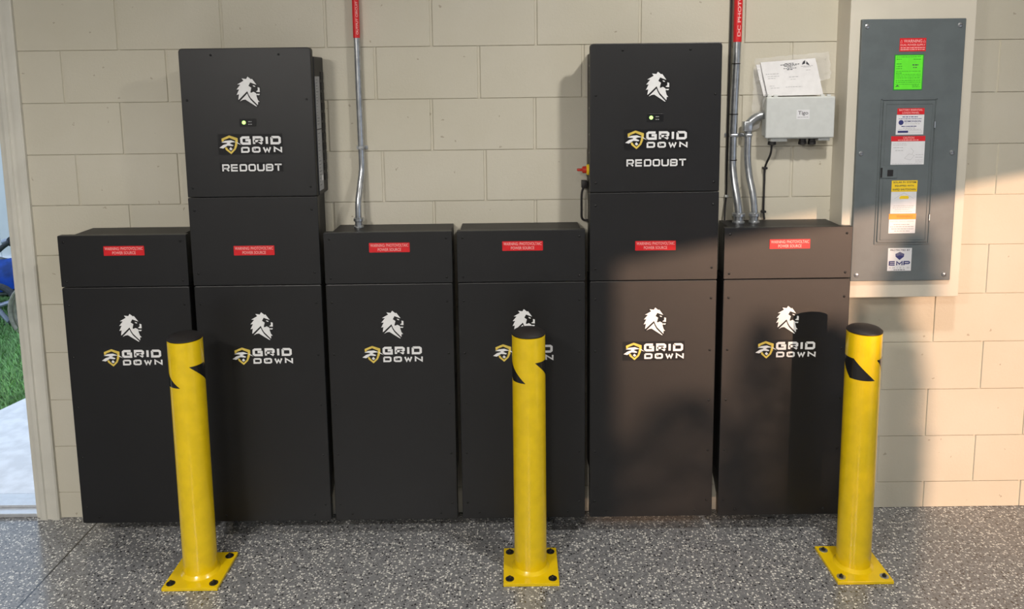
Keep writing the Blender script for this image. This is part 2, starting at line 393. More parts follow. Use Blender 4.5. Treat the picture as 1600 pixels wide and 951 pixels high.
box(bm, XR, XR+.2, YB-.2, GY0, 0, ZC); box(bm, XR, XR+.2, GY1, .003, 0, ZC); box(bm, XR, XR+.2, GY0, GY1, GZ, ZC)
struct('wall_right', bm, M_dark)
bm = B()   # wall behind the camera
box(bm, XL, XR, YB-.2, YB, 0, ZC)
struct('wall_front', bm, M_dark)
# door casing of the doorway, stepped profile, and the sill
bm = B()
prof = [(-1.889, 0.0), (-1.889, -.014), (-1.877, -.018), (-1.862, -.018), (-1.858, -.012), (-1.836, -.012), (-1.832, -.019), (-1.812, -.019), (-1.807, -.014), (-1.807, 0.0)]
a = [bm.verts.new((x, y, 0.0)) for x, y in prof]; b = [bm.verts.new((x, y, DZ+.08)) for x, y in prof]
for i in range(len(prof)): bm.faces.new((a[i], a[(i+1) % len(prof)], b[(i+1) % len(prof)], b[i]))
bm.faces.new(a); bm.faces.new(b[::-1])
box(bm, DX0-.08, DX0, -.018, 0, 0, DZ+.08, .003); box(bm, DX0, DX1, -.018, 0, DZ, DZ+.08, .003)
struct('trim_1', bm, M_trim)
bm = B(); box(bm, DX1-.022, DX1, 0.0, .2, 0, DZ, .002); box(bm, DX0, DX0+.022, 0.0, .2, 0, DZ, .002); box(bm, DX0, DX1, 0, .2, DZ-.022, DZ)
struct('trim_2', bm, M_trim)
bm = B(); box(bm, DX0+.022, DX1-.022, .004, .17, 0, .018, .004); box(bm, DX0+.022, DX1-.022, .05, .11, .018, .030, .004)
struct('trim_3', bm, M_alu)
# plastered box-out that carries the electrical panel
bm = B(); box(bm, 1.386, 1.857, -.115, .004, .948, 2.6, .003)
struct('wall_boxout', bm, M_box)

# ceiling lamp near the wall, then unseen fill lamps added for ambient light
def lamp(x, y, watts, label, size):
    t = thing('ceiling_light', label, 'ceiling light', (x, y, ZC), 'round ceiling lights')
    obj('lamp_base', lathe(B(), (x, y, ZC), [(size*1.1, 0), (size*1.1, -.015), (size, -.02)]), M_gplast, t, True)
    obj('diffuser', lathe(B(), (x, y, ZC), [(size*.95, -.02), (size*.9, -.028), (size*.5, -.036), (.01, -.038)]), M_lamp, t, True)
    ld = bpy.data.lights.new('bulb', 'AREA'); ld.shape = 'DISK'; ld.size = size*2; ld.energy = watts; ld.color = LAMP_COL
    lo = bpy.data.objects.new('bulb', ld); C.objects.link(lo); lo.parent = t; lo.location = (0, 0, -.045)
lamp(1.20, -1.37, KEY_W, 'round ceiling light nearest the block wall, above the right bollard', .08)
lamp(-1.7, -3.6, FILL_W, 'round fill light added on the ceiling over the left half of the garage', .3)
lamp(-.6, -5.6, FILL_W, 'round fill light added on the ceiling over the middle of the garage', .3)

# ================================================================ LARGE THINGS: cabinets
YF = -.165
XS = [-1.620, -1.113, -.608, -.100, .407, .920]; WD = .489
NAMES = ['at the far left end beside the doorway', 'under the left tall inverter', 'third from the doorway, bearing one conduit',
         'directly behind the middle yellow bollard', 'under the right tall inverter with red knob', 'at the right end behind the right yellow bollard']
def screw(parent, x, z, y=YF):
    bm = B(); lathe(bm, (x, y, z), [(.0045, 0), (.0045, -.0012), (.003, -.0026), (.0005, -.003)], 12, 'y')
    obj('screw', bm, M_screw, parent, True)
LION = [
 [(420,150),(500,215),(520,200),(620,340),(560,320),(475,285),(430,365),(495,410),(465,520),(490,528),(540,505),(600,540),(612,580),(605,600),(635,700),(675,745),(635,742),(630,820),(470,650),(430,580),(395,490),(200,675),(175,690),(195,560),(140,575),(205,445),(145,450),(240,335),(170,330),(320,245),(280,190),(385,205)],
 [(615,555),(690,555),(670,588),(612,580)],
 [(645,400),(690,415),(690,515),(640,512),(600,500),(645,470)],
 [(530,350),(585,368),(588,392),(545,382)],
 [(390,545),(420,620),(460,690),(612,850),(590,852),(340,685),(280,692),(208,728)]]
def decal_poly(bm, poly, ox, oz, s, y, th, bx, by):
    flat(bm, [(ox+(px-bx)*s, oz-(py-by)*s) for px, py in poly], y, th)
def lion(parent, x, zt, y=YF):
    s = .0865/550
    bm = B(); cx, cz = x, zt
    outl = [(420,125),(505,185),(525,175),(650,345),(715,405),(715,590),(640,625),(700,765),(655,770),(640,875),(580,872),(335,712),(190,752),(150,715),(165,600),(110,598),(170,470),(112,470),(195,355),(135,318),(270,250),(245,168),(385,180)]
    decal_poly(bm, outl, cx, cz, s, y, .0003, 140, 150)
    e = obj('lion_emblem', bm, M_decal, parent)
    bm = B()
    for p in LION: decal_poly(bm, p, cx, cz, s, y-.0003, .0006, 140, 150)
    obj('lion_head', bm, M_white, e)
def logo(parent, x, zt, y=YF, redoubt=False):
    """shield and two-line word mark; x is the left tip of the shield, zt the top"""
    s = .2345/980
    def X(px): return x+(px-105)*s
    def Z(py): return zt-(py-322)*s
    bm = B(); rect(bm, X(88), X(1100), Z(628), Z(306), y, .0003)
    e = obj('brand_decal', bm, M_decal, parent)
    bm = B(); y2 = y-.0003
    out_ = [(145,375),(268,325),(398,370),(398,425),(385,485),(358,548),(285,618),(205,552),(190,512)]
    ring = [(145,375),(268,325),(398,370),(398,425),(385,485),(358,548),(285,618),(285,583),(335,530),(352,470),(362,405),(268,362),(182,398),(180,412),(148,425)]
    flat(bm, [(X(a), Z(b)) for a, b in ring], y2, .0005)
    flat(bm, [(X(a), Z(b)) for a, b in [(192,515),(222,512),(240,545),(285,583),(285,618),(205,552)]], y2, .0005)
    obj('shield', bm, M_gold, e)
    bm = B()
    for p in ([(140,435),(200,408),(290,400),(370,430),(300,436),(268,450),(330,480),(315,494),(235,485),(165,530),(105,517),(170,472),(228,455),(232,442)],
              [(385,430),(452,477),(405,458),(375,440)], [(258,538),(282,508),(312,540),(285,562)]):
        flat(bm, [(X(a), Z(b)) for a, b in p], y2-.0005, .0005)
    word(bm, 'GRID', X(437), X(1072), Z(474), Z(342), 37*s, y2, .0006, .2, .28)
    word(bm, 'DOWN', X(443), X(1086), Z(600), Z(506), 27*s, y2, .0006, .28)
    rect(bm, X(657), X(667), Z(555), Z(515), y2, .0007)
    obj('lettering', bm, M_white, e)
    if redoubt:
        bm = B(); rect(bm, X(95), X(1085), zt-.1385, zt-.1035, y, .0003)
        e2 = obj('name_decal', bm, M_decal, parent)
        bm = B(); word(bm, 'REDOUBT', X(130), X(1070), zt-.1365, zt-.109, .0058, y-.0003, .0006, .17)
        obj('lettering', bm, M_white, e2)
def warning(parent, x, zt, y=YF, wd=.155, h=.037):
    bm = B(); plate(bm, x, x+wd, y-.0015, y, zt-h, zt, .002, .0004)
    e = obj('warning_label', bm, M_red, parent, label='red warning plate with pale lettering')
    bm = B(); text(bm, 'WARNING: PHOTOVOLTAIC', x+.005, x+wd-.005, zt-.0155, zt-.004, y-.0015, fat=.008)
    text(bm, 'POWER SOURCE', x+.033, x+wd-.033, zt-.032, zt-.0205, y-.0015, fat=.008)
    obj('lettering', bm, M_pink, e)
LB = [.05, .03, .03, .012, .008, .022]   # how far the body stands in from the cover, left / right
RB = [.015, .012, .004, .015, .010, .038]
for i, x0 in enumerate(XS):
    x1 = x0+WD; xc = (x0+x1)/2; tall = i in (1, 4)
    # --- battery cabinet
    t = thing('battery_cabinet', 'black battery cabinet with lion emblem, '+NAMES[i], 'battery cabinet', (xc, 0, .075), 'lower battery cabinets')
    bm = B()   # body: lower corners cut back
    zb = .085
    prism(bm, [(x0+.035, zb), (x1-.035, zb), (x1-.004, .24), (x1-.004, 1.039), (x0+.006, 1.039), (x0+.006, .24)], -.140, -.003)
    obj('body', bm, M_body, t)
    c = obj('front_cover', plate(B(), x0, x1, YF, -.1385, .072, 1.040, .007, .003), M_black, t)
    for zz in (.969, .761, .557, .350, .140):
        for xx in (x0+.022, x1-.022): screw(t, xx, zz)
    for xx in (x0+.068, x1-.068): screw(t, xx, .098)
    lion(t, x0+.2085, .934); logo(t, x0+.1315, .795)
    # --- wiring box on top
    ztop = 1.3825 if tall else 1.243
    t = thing('wiring_box', ('tall' if tall else 'low flat-topped')+' black wiring box, red label, '+NAMES[i], 'wiring box', (xc, 0, 1.0415), 'wiring boxes with red labels')
    obj('body', box(B(), x0+LB[i], x1-RB[i], -.140, -.003, 1.0415, ztop-.0005, .0015), M_body, t)
    obj('front_cover', plate(B(), x0, x1, YF, -.1385, 1.0425, ztop, .0035, .0015), M_black, t)
    for zz in ((1.064, ztop-.026) if not tall else (1.089, 1.334)):
        for xx in (x0+.022, x1-.022): screw(t, xx, zz)
    warning(t, x0+(.162 if i == 1 else .173), 1.201 if i in (0, 2, 3) else 1.196)
    if tall:
        t = thing('inverter', ('tall black inverter of the left stack with grey label on its right side' if i == 1 else 'tall black inverter of the right stack with red knob on its left side'),
                  'inverter', (xc, 0, 1.3835), 'tall inverters on the stacks')
        bl, br = (.012, -.004) if i == 1 else (.006, .012)
        bd = obj('body', box(B(), x0+bl, x1-br, -.1395, -.003, 1.3835, 1.906, .004), M_body, t)
        obj('front_cover', plate(B(), x0, x1, YF, -.139, 1.3845, 1.939, .012, .003, radii=(.003, .003, .013, .013)), M_black, t)
        for xx in (x0+.12, x1-.118): screw(t, xx, 1.914)
        for zz in (1.749, 1.42):
            for xx in (x0+.022, x1-.022): screw(t, xx, zz)
        lion(t, x0+.2075, 1.834); logo(t, x0+.1315, 1.618, redoubt=True)
        # status light window
        bm = B(); plate(bm, x0+.212, x0+.275, YF-.0008, YF, 1.649, 1.679, .003, .0003)
        win = obj('display_window', bm, M_decal, t)
        bm = B(); lathe(bm, (x0+.2285, YF-.0008, 1.6645), [(.0072, 0), (.0068, -.0016), (.002, -.0026)], 16, 'y')
        obj('indicator_light', bm, M_led, win, True)
        bm = B(); lines(bm, x0+.245, x0+.262, [1.6565, 1.6665], .0025, YF-.0008, seed=3); obj('lettering', bm, M_gink, win)
        if i == 1:
            xs = x1+.004
            for (za, zb_) in ((1.635, 1.832), (1.400, 1.631)):
                o = obj('side_label', box(B(), xs, xs+.0008, -.138, -.072, za, zb_), M_glab, t, label='silver grey rating label')
                bm = B(); q = random.Random(int(za*100))
                for k in range(16):
                    z = zb_-.014-k*(zb_-za-.02)/16; l = q.uniform(.008, .035)
                    box(bm, xs+.0008, xs+.0012, -.128, -.128+l, z, z+.0018)
                obj('lettering', bm, M_ink, o)
            box_bm = B(); box(box_bm, xs+.0008, xs+.0013, -.098, -.078, 1.435, 1.455); obj('side_sticker', box_bm, M_wlab, t, label='small white sticker')
            for k in range(11):
                bm = B(); z = 1.43+k*.039
                box(bm, xs-.001, xs+.0022, -.055, -.014, z, z+.03, .001)
                for m_ in range(4): box(bm, xs+.002, xs+.0042, -.053, -.016, z+.003+m_*.007, z+.006+m_*.007)
                obj('vent_louvre', bm, M_body, t)
        else:
            bm = B(); lathe(bm, (x0+.004, -.088, 1.463), [(.021, 0.002), (.021, -.006), (.017, -.010)], 24, 'x')
            kb = obj('switch_plate', bm, M_ylab, t, True, label='yellow switch plate')
            bm = B(); lathe(bm, (x0-.006, -.088, 1.463), [(.014, 0), (.013, -.014), (.008, -.017)], 20, 'x')
            box(bm, x0-.042, x0-.018, -.096, -.080, 1.458, 1.468, .003)
            obj('switch_knob', bm, M_redk, kb, True, label='red rotary knob')
            for zz in (1.86, 1.80, 1.70, 1.60, 1.53):
                bm = B(); lathe(bm, (x0+.008, -.10, zz), [(.005, 0.0), (.005, -.004), (.002, -.005)], 12, 'x'); obj('side_bolt', bm, M_zinc, t, True)
            bm = B(); tube(bm, [(x0-.013, -.035, 1.384), (x0-.019, -.035, 1.36), (x0-.0195, -.035, 1.30), (x0-.019, -.035, 1.268), (x0-.010, -.035, 1.256), (x0+.0055, -.035, 1.255)], .0045, 10)
            box(bm, x0-.02, x0+.002, -.05, -.02, 1.3845, 1.415, .003)
            obj('side_cable', bm, M_blk, t, True, label='short black cable loop')

# ================================================================ bollards
def bollard(xc, yc, label, phase, boltmat, tilt):
    t = thing('bollard', label, 'bollard', (xc, yc, 0), 'yellow safety bollards')
    R = .0600
    bm = B(); box(bm, xc-.101, xc+.101, yc-.107, yc+.107, .0005, .0125, .0015)
    obj('base_plate', bm, M_yel, t)
    bm = B(); lathe(bm, (xc, yc, 0), [(R+.010, .0126), (R+.006, .0165), (R, .024), (R, .905), (R-.003, .907), (R-.004, .900)], 64)
    obj('post', bm, M_yel, t, True)
    bm = B(); lathe(bm, (xc, yc, 0), [(R-.001, .9075), (R+.0008, .909), (R+.0004, .913), (R*.86, .920), (R*.6, .9255), (R*.3, .928), (.001, .929)], 48)
    obj('cap', bm, M_blk, t, True)
    for (ta, tb, ba, bb) in phase:   # slanted black patches of the band
        bm = B(); n = 14; top = []
        for j in range(n+1):
            a0 = math.radians(ta+(tb-ta)*j/n); a1 = math.radians(ba+(bb-ba)*j/n)
            col = []
            for q in range(9):
                f = q/8; a = a0+(a1-a0)*f; z = .818-.075*f; r = R+.0007
                col.append(bm.verts.new((xc+r*math.sin(a), yc-r*math.cos(a), z)))
            top.append(col)
        for c0, c1 in zip(top, top[1:]):
            for q in range(8): bm.faces.new((c0[q], c1[q], c1[q+1], c0[q+1]))
        obj('reflective_stripe', bm, M_tape, t, True, label='glossy black slanted tape patch')
    for sx in (-1, 1):
        for sy in (-1, 1):
            x, y = xc+sx*.078, yc+sy*.080
            bm = B(); cyl(bm, (x, y, .0125), (x, y, .0145), .0155, n=24)
            bo = obj('washer', bm, boltmat, t, True)
            bm = B(); lathe(bm, (x, y, .0145), [(.0085, 0), (.0085, .004), (.0045, .0048), (.0042, .010), (.001, .0105)], 6 if boltmat == M_zinc else 20)
            obj('anchor_bolt', bm, M_bolt, bo)
bollard(-1.066, -.380, 'yellow bollard with black cap in front of the left cabinets, left of three', ((-150, -92, -67, -2), (30, 92, 108, 170)), M_bolt, 0)
bollard(.1655, -.378, 'middle yellow bollard with black cap, dark bolts in its base plate', ((-150, -88, -70, -13), (20, 82, 95, 160)), M_bolt, 0)
bollard(1.3655, -.390, 'right yellow bollard with black cap and pale washers on its base plate', ((-125, -55, -67, 17), (22, 85, 88, 150)), M_zinc, 0)

# ================================================================ electrical panel
t = thing('electrical_panel', 'large grey electrical breaker panel covered with stickers on the wall box', 'electrical panel', (1.616, -.115, 1.018))
YP = -.1295
bm = B(); plate(bm, 1.424, 1.812, YP, -.1148, 1.018, 2.018, .003, .0025)
obj('panel_cover', bm, M_panel, t)
for x, z in ((1.443, 1.992), (1.789, 1.993), (1.442, 1.517), (1.788, 1.517), (1.447, 1.043), (1.786, 1.042)):
    bm = B(); lathe(bm, (x, YP, z), [(.0095, 0), (.0085, -.003), (.004, -.0048), (.001, -.005)], 20, 'y')
    sc = obj('screw', bm, M_zinc, t, True)
    bm = B(); box(bm, x-.0062, x+.0062, YP-.0053, YP-.0046, z-.001, z+.001); obj('slot', bm, M_bolt, sc)
YD = YP-.0042
bm = B()
plate(bm, 1.5175, 1.7110, YD, YP, 1.172, 1.713, .005, .0015)
door = obj('panel_door', bm, M_panel, t)
bm = B()   # raised frame round the door and the pressed line inside it
for (a, b, c, d) in ((1.508, 1.513, 1.166, 1.722), (1.7155, 1.7205, 1.166, 1.722), (1.508, 1.7205, 1.7175, 1.722), (1.508, 1.7205, 1.163, 1.1675)):
    box(bm, a, b, YP-.003, YP, c, d, .001)
obj('door_frame', bm, M_panel, t)
bm = B()
for (a, b, c, d) in ((1.528, 1.5305, 1.472, 1.704), (1.528, 1.5305, 1.181, 1.415), (1.7015, 1.704, 1.181, 1.704), (1.528, 1.704, 1.702, 1.7045), (1.528, 1.704, 1.181, 1.1835)):
    box(bm, a, b, YD-.0016, YD, c, d, .0006)
obj('pressed_rib', bm, M_panel, door)
bm = B(); plate(bm, 1.5165, 1.581, YD-.003, YD, 1.422, 1.465, .002, .0008); la = obj('latch', bm, M_panel, door)
bm = B(); plate(bm, 1.543, 1.565, YD-.0038, YD-.003, 1.429, 1.454, .001, .0003); box(bm, 1.517, 1.523, YD-.0045, YD-.003, 1.425, 1.462)
obj('latch_slider', bm, M_blk, door)
for z in (1.611, 1.255):
    bm = B(); box(bm, 1.7125, 1.7165, YP-.0062, YP-.002, z, z+.025, .001); obj('hinge', bm, M_zinc, t, label='bright steel hinge')
def sticker(name, x0, x1, z0, z1, y, m, parent=t, label=None):
    bm = B(); rect(bm, x0, x1, z0, z1, y, .0005); return obj(name, bm, m, parent, label=label)
def inked(parent, m, fn, name='lettering'):
    bm = B(); fn(bm); return obj(name, bm, m, parent)
y = YP; yy = y-.0005
s_ = sticker('warning_sticker', 1.567, 1.666, 1.898, 1.947, y, M_red, label='red dual power supply warning sticker')
def f(bm):
    text(bm, 'WARNING', 1.582, 1.651, 1.930, 1.942, yy, fat=.012)
    for xa in (1.570, 1.655): stroke(bm, [(xa, 1.931), (xa+.004, 1.941), (xa+.008, 1.931), (xa, 1.931)], .001, yy, .0003)
    text(bm, 'DUAL POWER SUPPLY', 1.570, 1.663, 1.918, 1.926, yy, fat=.012)
    lines(bm, 1.571, 1.662, [1.910, 1.903], .0035, yy, seed=5)
inked(s_, M_pink, f)
s_ = sticker('permit_sticker', 1.551, 1.661, 1.754, 1.887, y, M_dgreen, label='fluorescent green inspection sticker with dark border')
sb = sticker('sticker_face', 1.5545, 1.6575, 1.7575, 1.8835, yy, M_lime, s_)
def f(bm):
    lines(bm, 1.559, 1.652, [1.877, 1.799+.0, 1.790, 1.783], .0018, yy-.0005, seed=8)
    lines(bm, 1.559, 1.580, [1.868, 1.851, 1.842, 1.834, 1.817], .0024, yy-.0005, seed=9)
    lines(bm, 1.559, 1.652, [1.824, 1.812, 1.806, 1.776], .0014, yy-.0005, seed=11)
    lines(bm, 1.622, 1.650, [1.868, 1.771, 1.765], .002, yy-.0005, seed=10)
inked(sb, M_gink2, f)
def f(bm):
    lines(bm, 1.619, 1.642, [1.846], .004, yy-.0005, seed=12); lines(bm, 1.622, 1.636, [1.837], .003, yy-.0005, seed=13)
    flat(bm, [(1.558, 1.766), (1.566, 1.774), (1.575, 1.767), (1.568, 1.769)], yy-.0005)
inked(sb, M_ink, f, 'dark_lettering')
y = YD; yy = y-.0005
s_ = sticker('panel_name_sticker', 1.570, 1.6725, 1.663, 1.6865, y, M_red, door, label='red battery essential loads panel sticker')
def f(bm):
    text(bm, 'BATTERY ESSENTIAL', 1.577, 1.6655, 1.6765, 1.6835, yy, fat=.015); text(bm, 'LOADS PANEL', 1.589, 1.653, 1.666, 1.673, yy, fat=.015)
inked(s_, M_pink, f)
s_ = sticker('electrician_sticker', 1.568, 1.6725, 1.587, 1.662, y, M_wlab, door, label='white electrician contact sticker')
def f(bm):
    lathe(bm, (1.586, yy, 1.633), [(.0095, 0), (.0095, -.0003)], 24, 'y')
    text(bm, 'EDMONSON', 1.599, 1.661, 1.634, 1.641, yy, fat=.015)
    lines(bm, 1.590, 1.648, [1.6525], .003, yy, seed=20); lines(bm, 1.577, 1.663, [1.646], .002, yy, seed=21)
    lines(bm, 1.588, 1.645, [1.617], .003, yy, seed=22); rect(bm, 1.575, 1.6145, 1.594, 1.602, yy, .0003)
inked(s_, M_navy, f)
def f(bm):
    lines(bm, 1.600, 1.660, [1.627], .002, yy, seed=24); lines(bm, 1.595, 1.640, [1.611], .002, yy, seed=25); lines(bm, 1.577, 1.663, [1.606], .0015, yy, seed=26)
    stroke(bm, [(1.616, 1.594), (1.665, 1.594), (1.665, 1.602), (1.616, 1.602)], .0008, yy, .0003)
inked(s_, M_gink, f, 'fine_lettering')
s_ = sticker('caution_header', 1.552, 1.6815, 1.562, 1.5815, y, M_red, door, label='red caution header strip')
def f(bm): text(bm, 'CAUTION', 1.597, 1.639, 1.571, 1.5785, yy, fat=.015); lines(bm, 1.578, 1.660, [1.565], .003, yy, seed=30)
inked(s_, M_pink, f)
s_ = sticker('caution_diagram', 1.554, 1.681, 1.473, 1.5615, y, M_wlab, door, label='white roof diagram sticker')
def f(bm):
    lines(bm, 1.560, 1.612, [1.553, 1.547], .0013, yy, seed=31); lines(bm, 1.563, 1.598, [1.537], .002, yy, seed=32); lines(bm, 1.570, 1.600, [1.526], .002, yy, seed=33)
    lines(bm, 1.648, 1.676, [1.510, 1.500, 1.489, 1.482], .0013, yy, seed=34); lines(bm, 1.560, 1.672, [1.476], .001, yy, seed=35)
    stroke(bm, [(1.606, 1.497), (1.622, 1.514), (1.643, 1.508), (1.629, 1.490), (1.606, 1.497)], .0008, yy, .0003)
    stroke(bm, [(1.628, 1.536), (1.640, 1.524), (1.634, 1.512)], .0008, yy, .0003)
inked(s_, M_gink, f, 'drawing')
s_ = sticker('rapid_shutdown_header', 1.563, 1.6615, 1.369, 1.412, y, M_ylab, door, label='yellow rapid shutdown header')
def f(bm):
    text(bm, 'SOLAR PV SYSTEM', 1.569, 1.656, 1.4015, 1.4085, yy, fat=.015)
    text(bm, 'EQUIPPED WITH', 1.576, 1.648, 1.3875, 1.3950, yy, fat=.015)
    text(bm, 'RAPID SHUTDOWN', 1.568, 1.656, 1.3735, 1.3810, yy, fat=.015)
inked(s_, M_ink, f)
s_ = sticker('rapid_shutdown_notice', 1.563, 1.6605, 1.284, 1.3685, y, M_wlab, door, label='white shutdown instructions with orange house drawing')
def f(bm):
    flat(bm, [(1.594, 1.345), (1.600, 1.353), (1.628, 1.353), (1.632, 1.345), (1.628, 1.341), (1.598, 1.341)], yy)
inked(s_, M_ylab, f, 'roof_drawing')
def f(bm):
    stroke(bm, [(1.576, 1.342), (1.612, 1.364), (1.650, 1.342)], .0008, yy, .0003)
    for k, (a, b) in enumerate(((1.574, 1.652), (1.572, 1.650), (1.580, 1.640), (1.576, 1.646))): lines(bm, a, b, [1.313-k*.0075], .0016, yy, seed=40+k)
inked(s_, M_gink, f, 'fine_lettering')
s_ = sticker('warning_header', 1.559, 1.663, 1.262, 1.283, y, M_orange, door, label='orange warning strip')
inked(s_, M_brown, lambda bm: text(bm, 'WARNING!', 1.588, 1.651, 1.268, 1.278, yy, fat=.012))
s_ = sticker('shock_notice', 1.560, 1.6625, 1.207, 1.2612, y, M_wlab, door, label='white electric shock notice')
def f(bm):
    text(bm, 'ELECTRIC SHOCK HAZARD', 1.565, 1.657, 1.2515, 1.2565, yy, fat=.0)
    for k, (a, b) in enumerate(((1.578, 1.640), (1.566, 1.656), (1.570, 1.656), (1.582, 1.642))): lines(bm, a, b, [1.240-k*.0085], .003, yy, seed=50+k)
inked(s_, M_gink, f)
y = YP; yy = y-.0005
s_ = sticker('surge_protector_sticker', 1.565, 1.657, 1.058, 1.148, y, M_wlab, label='white sticker with purple shield and EMP lettering')
def f(bm):
    text(bm, 'PROTECTED BY', 1.573, 1.650, 1.1365, 1.1435, yy, fat=.012)
    lines(bm, 1.590, 1.633, [1.061], .0025, yy, seed=60)
inked(s_, M_ink, f)
def f(bm):
    flat(bm, [(1.594, 1.125), (1.611, 1.133), (1.628, 1.125), (1.627, 1.114), (1.611, 1.101), (1.595, 1.114)], yy)
    word(bm, 'EMP', 1.570, 1.652, 1.079, 1.097, .0046, yy, .0004, .12)
inked(s_, M_navy, f, 'shield_logo')
def f(bm):
    text(bm, 'S  H  I  E  L  D', 1.572, 1.650, 1.0675, 1.0735, yy, fat=.02)
    for k in range(3): stroke(bm, [(1.598, 1.118+k*.004), (1.611, 1.122+k*.004), (1.624, 1.118+k*.004)], .0009, yy-.0004, .0003)
inked(s_, M_gink, f, 'fine_lettering')

# ================================================================ grey junction box, papers in a bag
t = thing('junction_box', 'light grey plastic junction box mounted on the block wall', 'junction box', (1.221, 0, 1.573))
obj('box_body', box(B(), 1.098, 1.346, -.072, -.012, 1.581, 1.728, .005, 3), M_gplast, t)
bm = B(); box(bm, 1.090, 1.354, -.090, -.068, 1.575, 1.734, .006, 3); obj('lid', bm, M_gplast, t)
bm = B()
box(bm, 1.115, 1.180, -.075, -.03, 1.561, 1.580, .003); box(bm, 1.30, 1.345, -.075, -.03, 1.563, 1.580, .003); box(bm, 1.17, 1.31, -.07, -.03, 1.571, 1.580, .002)
obj('lower_flange', bm, M_gplast, t)
for x in (1.098, 1.122, 1.302, 1.326):
    bm = B(); cyl(bm, (x, -.073, 1.736), (x+.014, -.073, 1.736), .0055, n=12); obj('hinge', bm, M_gplast, t, True)
for x in (1.128, 1.247, 1.283):
    bm = B(); lathe(bm, (x, -.052, 1.571), [(.014, 0.0), (.014, -.010), (.0165, -.012), (.0165, -.022), (.008, -.026)], 8); obj('cable_gland', bm, M_blk, t, label='black cable gland')
bm = B(); rect(bm, 1.206, 1.256, 1.648, 1.684, -.090, .0005); s_ = obj('name_sticker', bm, M_wlab, t, label='small white sticker')
bm = B(); text(bm, 'Tigo', 1.212, 1.250, 1.661, 1.679, -.0905, fat=.01); lines(bm, 1.211, 1.251, [1.655], .0012, -.0905, seed=70)
obj('lettering', bm, M_ink, s_)
# document stack
def lerp2(q, a, b):
    (x00, z00), (x10, z10), (x11, z11), (x01, z01) = q   # bl br tr tl
    x = (1-a)*(1-b)*x00+a*(1-b)*x10+a*b*x11+(1-a)*b*x01; z = (1-a)*(1-b)*z00+a*(1-b)*z10+a*b*z11+(1-a)*b*z01
    return x, z
Q = [(1.106, 1.737), (1.321, 1.739), (1.292, 1.880), (1.080, 1.866)]
def sheet(Q, yb, yt, th, n=10, wav=.003, k0=0.0):
    bm = B(); V = {}
    for s2 in (0, 1):
        for i in range(n+1):
            for j in range(n+1):
                a, b = i/n, j/n; x, z = lerp2(Q, a, b)
                yv = yb+(yt-yb)*b-wav*math.sin(PI*a)-wav*.6*math.sin(7*b+3*a+k0)*b
                V[s2, i, j] = bm.verts.new((x, yv+s2*th, z))
    for i in range(n):
        for j in range(n):
            bm.faces.new([V[0, i, j], V[0, i+1, j], V[0, i+1, j+1], V[0, i, j+1]]); bm.faces.new([V[1, i, j], V[1, i, j+1], V[1, i+1, j+1], V[1, i+1, j]])
    for i in range(n):
        bm.faces.new([V[0, i, 0], V[1, i, 0], V[1, i+1, 0], V[0, i+1, 0]]); bm.faces.new([V[0, i, n], V[0, i+1, n], V[1, i+1, n], V[1, i, n]])
        bm.faces.new([V[0, 0, i], V[0, 0, i+1], V[1, 0, i+1], V[1, 0, i]]); bm.faces.new([V[0, n, i], V[1, n, i], V[1, n, i+1], V[0, n, i+1]])
    return bm
td = thing('document_stack', 'folded white permit papers in a clear bag above the grey junction box', 'papers', (1.2, -.04, 1.737))
pg = obj('top_sheet', sheet(Q, -.052, -.034, .0015), M_paper, td, True)
obj('lower_sheets', sheet([(1.094, 1.737), (1.318, 1.738), (1.290, 1.877), (1.066, 1.857)], -.040, -.026, .006, k0=1), M_paper, td, True)
def pline(bm, a0, a1, b, h, seed):
    q = random.Random(seed); a = a0
    while a < a1:
        e = min(a1, a+q.uniform(.02, .06)); P = []
        for (aa, bb) in ((a, b), (e, b), (e, b+h), (a, b+h)):
            x, z = lerp2(Q, aa, bb); yv = -.052+.018*bb-.003*math.sin(PI*aa)-.0018*math.sin(7*bb+3*aa)*bb-.0007
            P.append(bm.verts.new((x, yv, z)))
        bm.faces.new(P); a = e+.012
bm = B()
for k, (a0, a1, b, h) in enumerate([(.42, .58, .90, .016), (.34, .68, .865, .02), (.40, .62, .83, .018), (.45, .55, .80, .014), (.38, .62, .765, .016), (.44, .54, .725, .022)]): pline(bm, a0, a1, b, h, k)
x, z = lerp2(Q, .80, .90)
prism(bm, [(x-.014, z-.008), (x-.010, z+.004), (x-.002, z+.009), (x-.002, z-.004)], -.0405, -.0395); prism(bm, [(x+.002, z-.006), (x+.003, z+.005), (x+.012, z-.004), (x+.015, z-.010)], -.0405, -.0395)
obj('heading', bm, M_ink, pg)
bm = B()
for k, (a0, a1, b, h) in enumerate([(.70, .92, .80, .012), (.74, .88, .775, .01), (.05, .28, .63, .015), (.07, .28, .56, .012), (.07, .2, .50, .014), (.45, .63, .52, .016), (.47, .56, .45, .01), (.07, .16, .28, .012), (.08, .24, .22, .012), (.35, .65, .24, .010), (.78, .86, .69, .01)]): pline(bm, a0, a1, b, h, 30+k)
obj('fine_lettering', bm, M_gink, pg)
bm = B()   # clear bag, crumpled film with a fold down the left side
n, mrows = 26, 22; V = {}
Qb = [(1.050, 1.600), (1.350, 1.715), (1.352, 1.905), (1.058, 1.880)]
q = random.Random(4)
for i in range(n+1):
    for j in range(mrows+1):
        a, b = i/n, j/mrows; x, z = lerp2(Qb, a, b)
        if b < .45 and a > .12: z = max(z, 1.742)
        yv = -.060+.040*b+q.uniform(-.004, .004)
        if a < .12: yv = -.03+q.uniform(-.006, .006)
        V[i, j] = bm.verts.new((x+q.uniform(-.003, .003), min(-.006, yv), z+q.uniform(-.003, .003)))
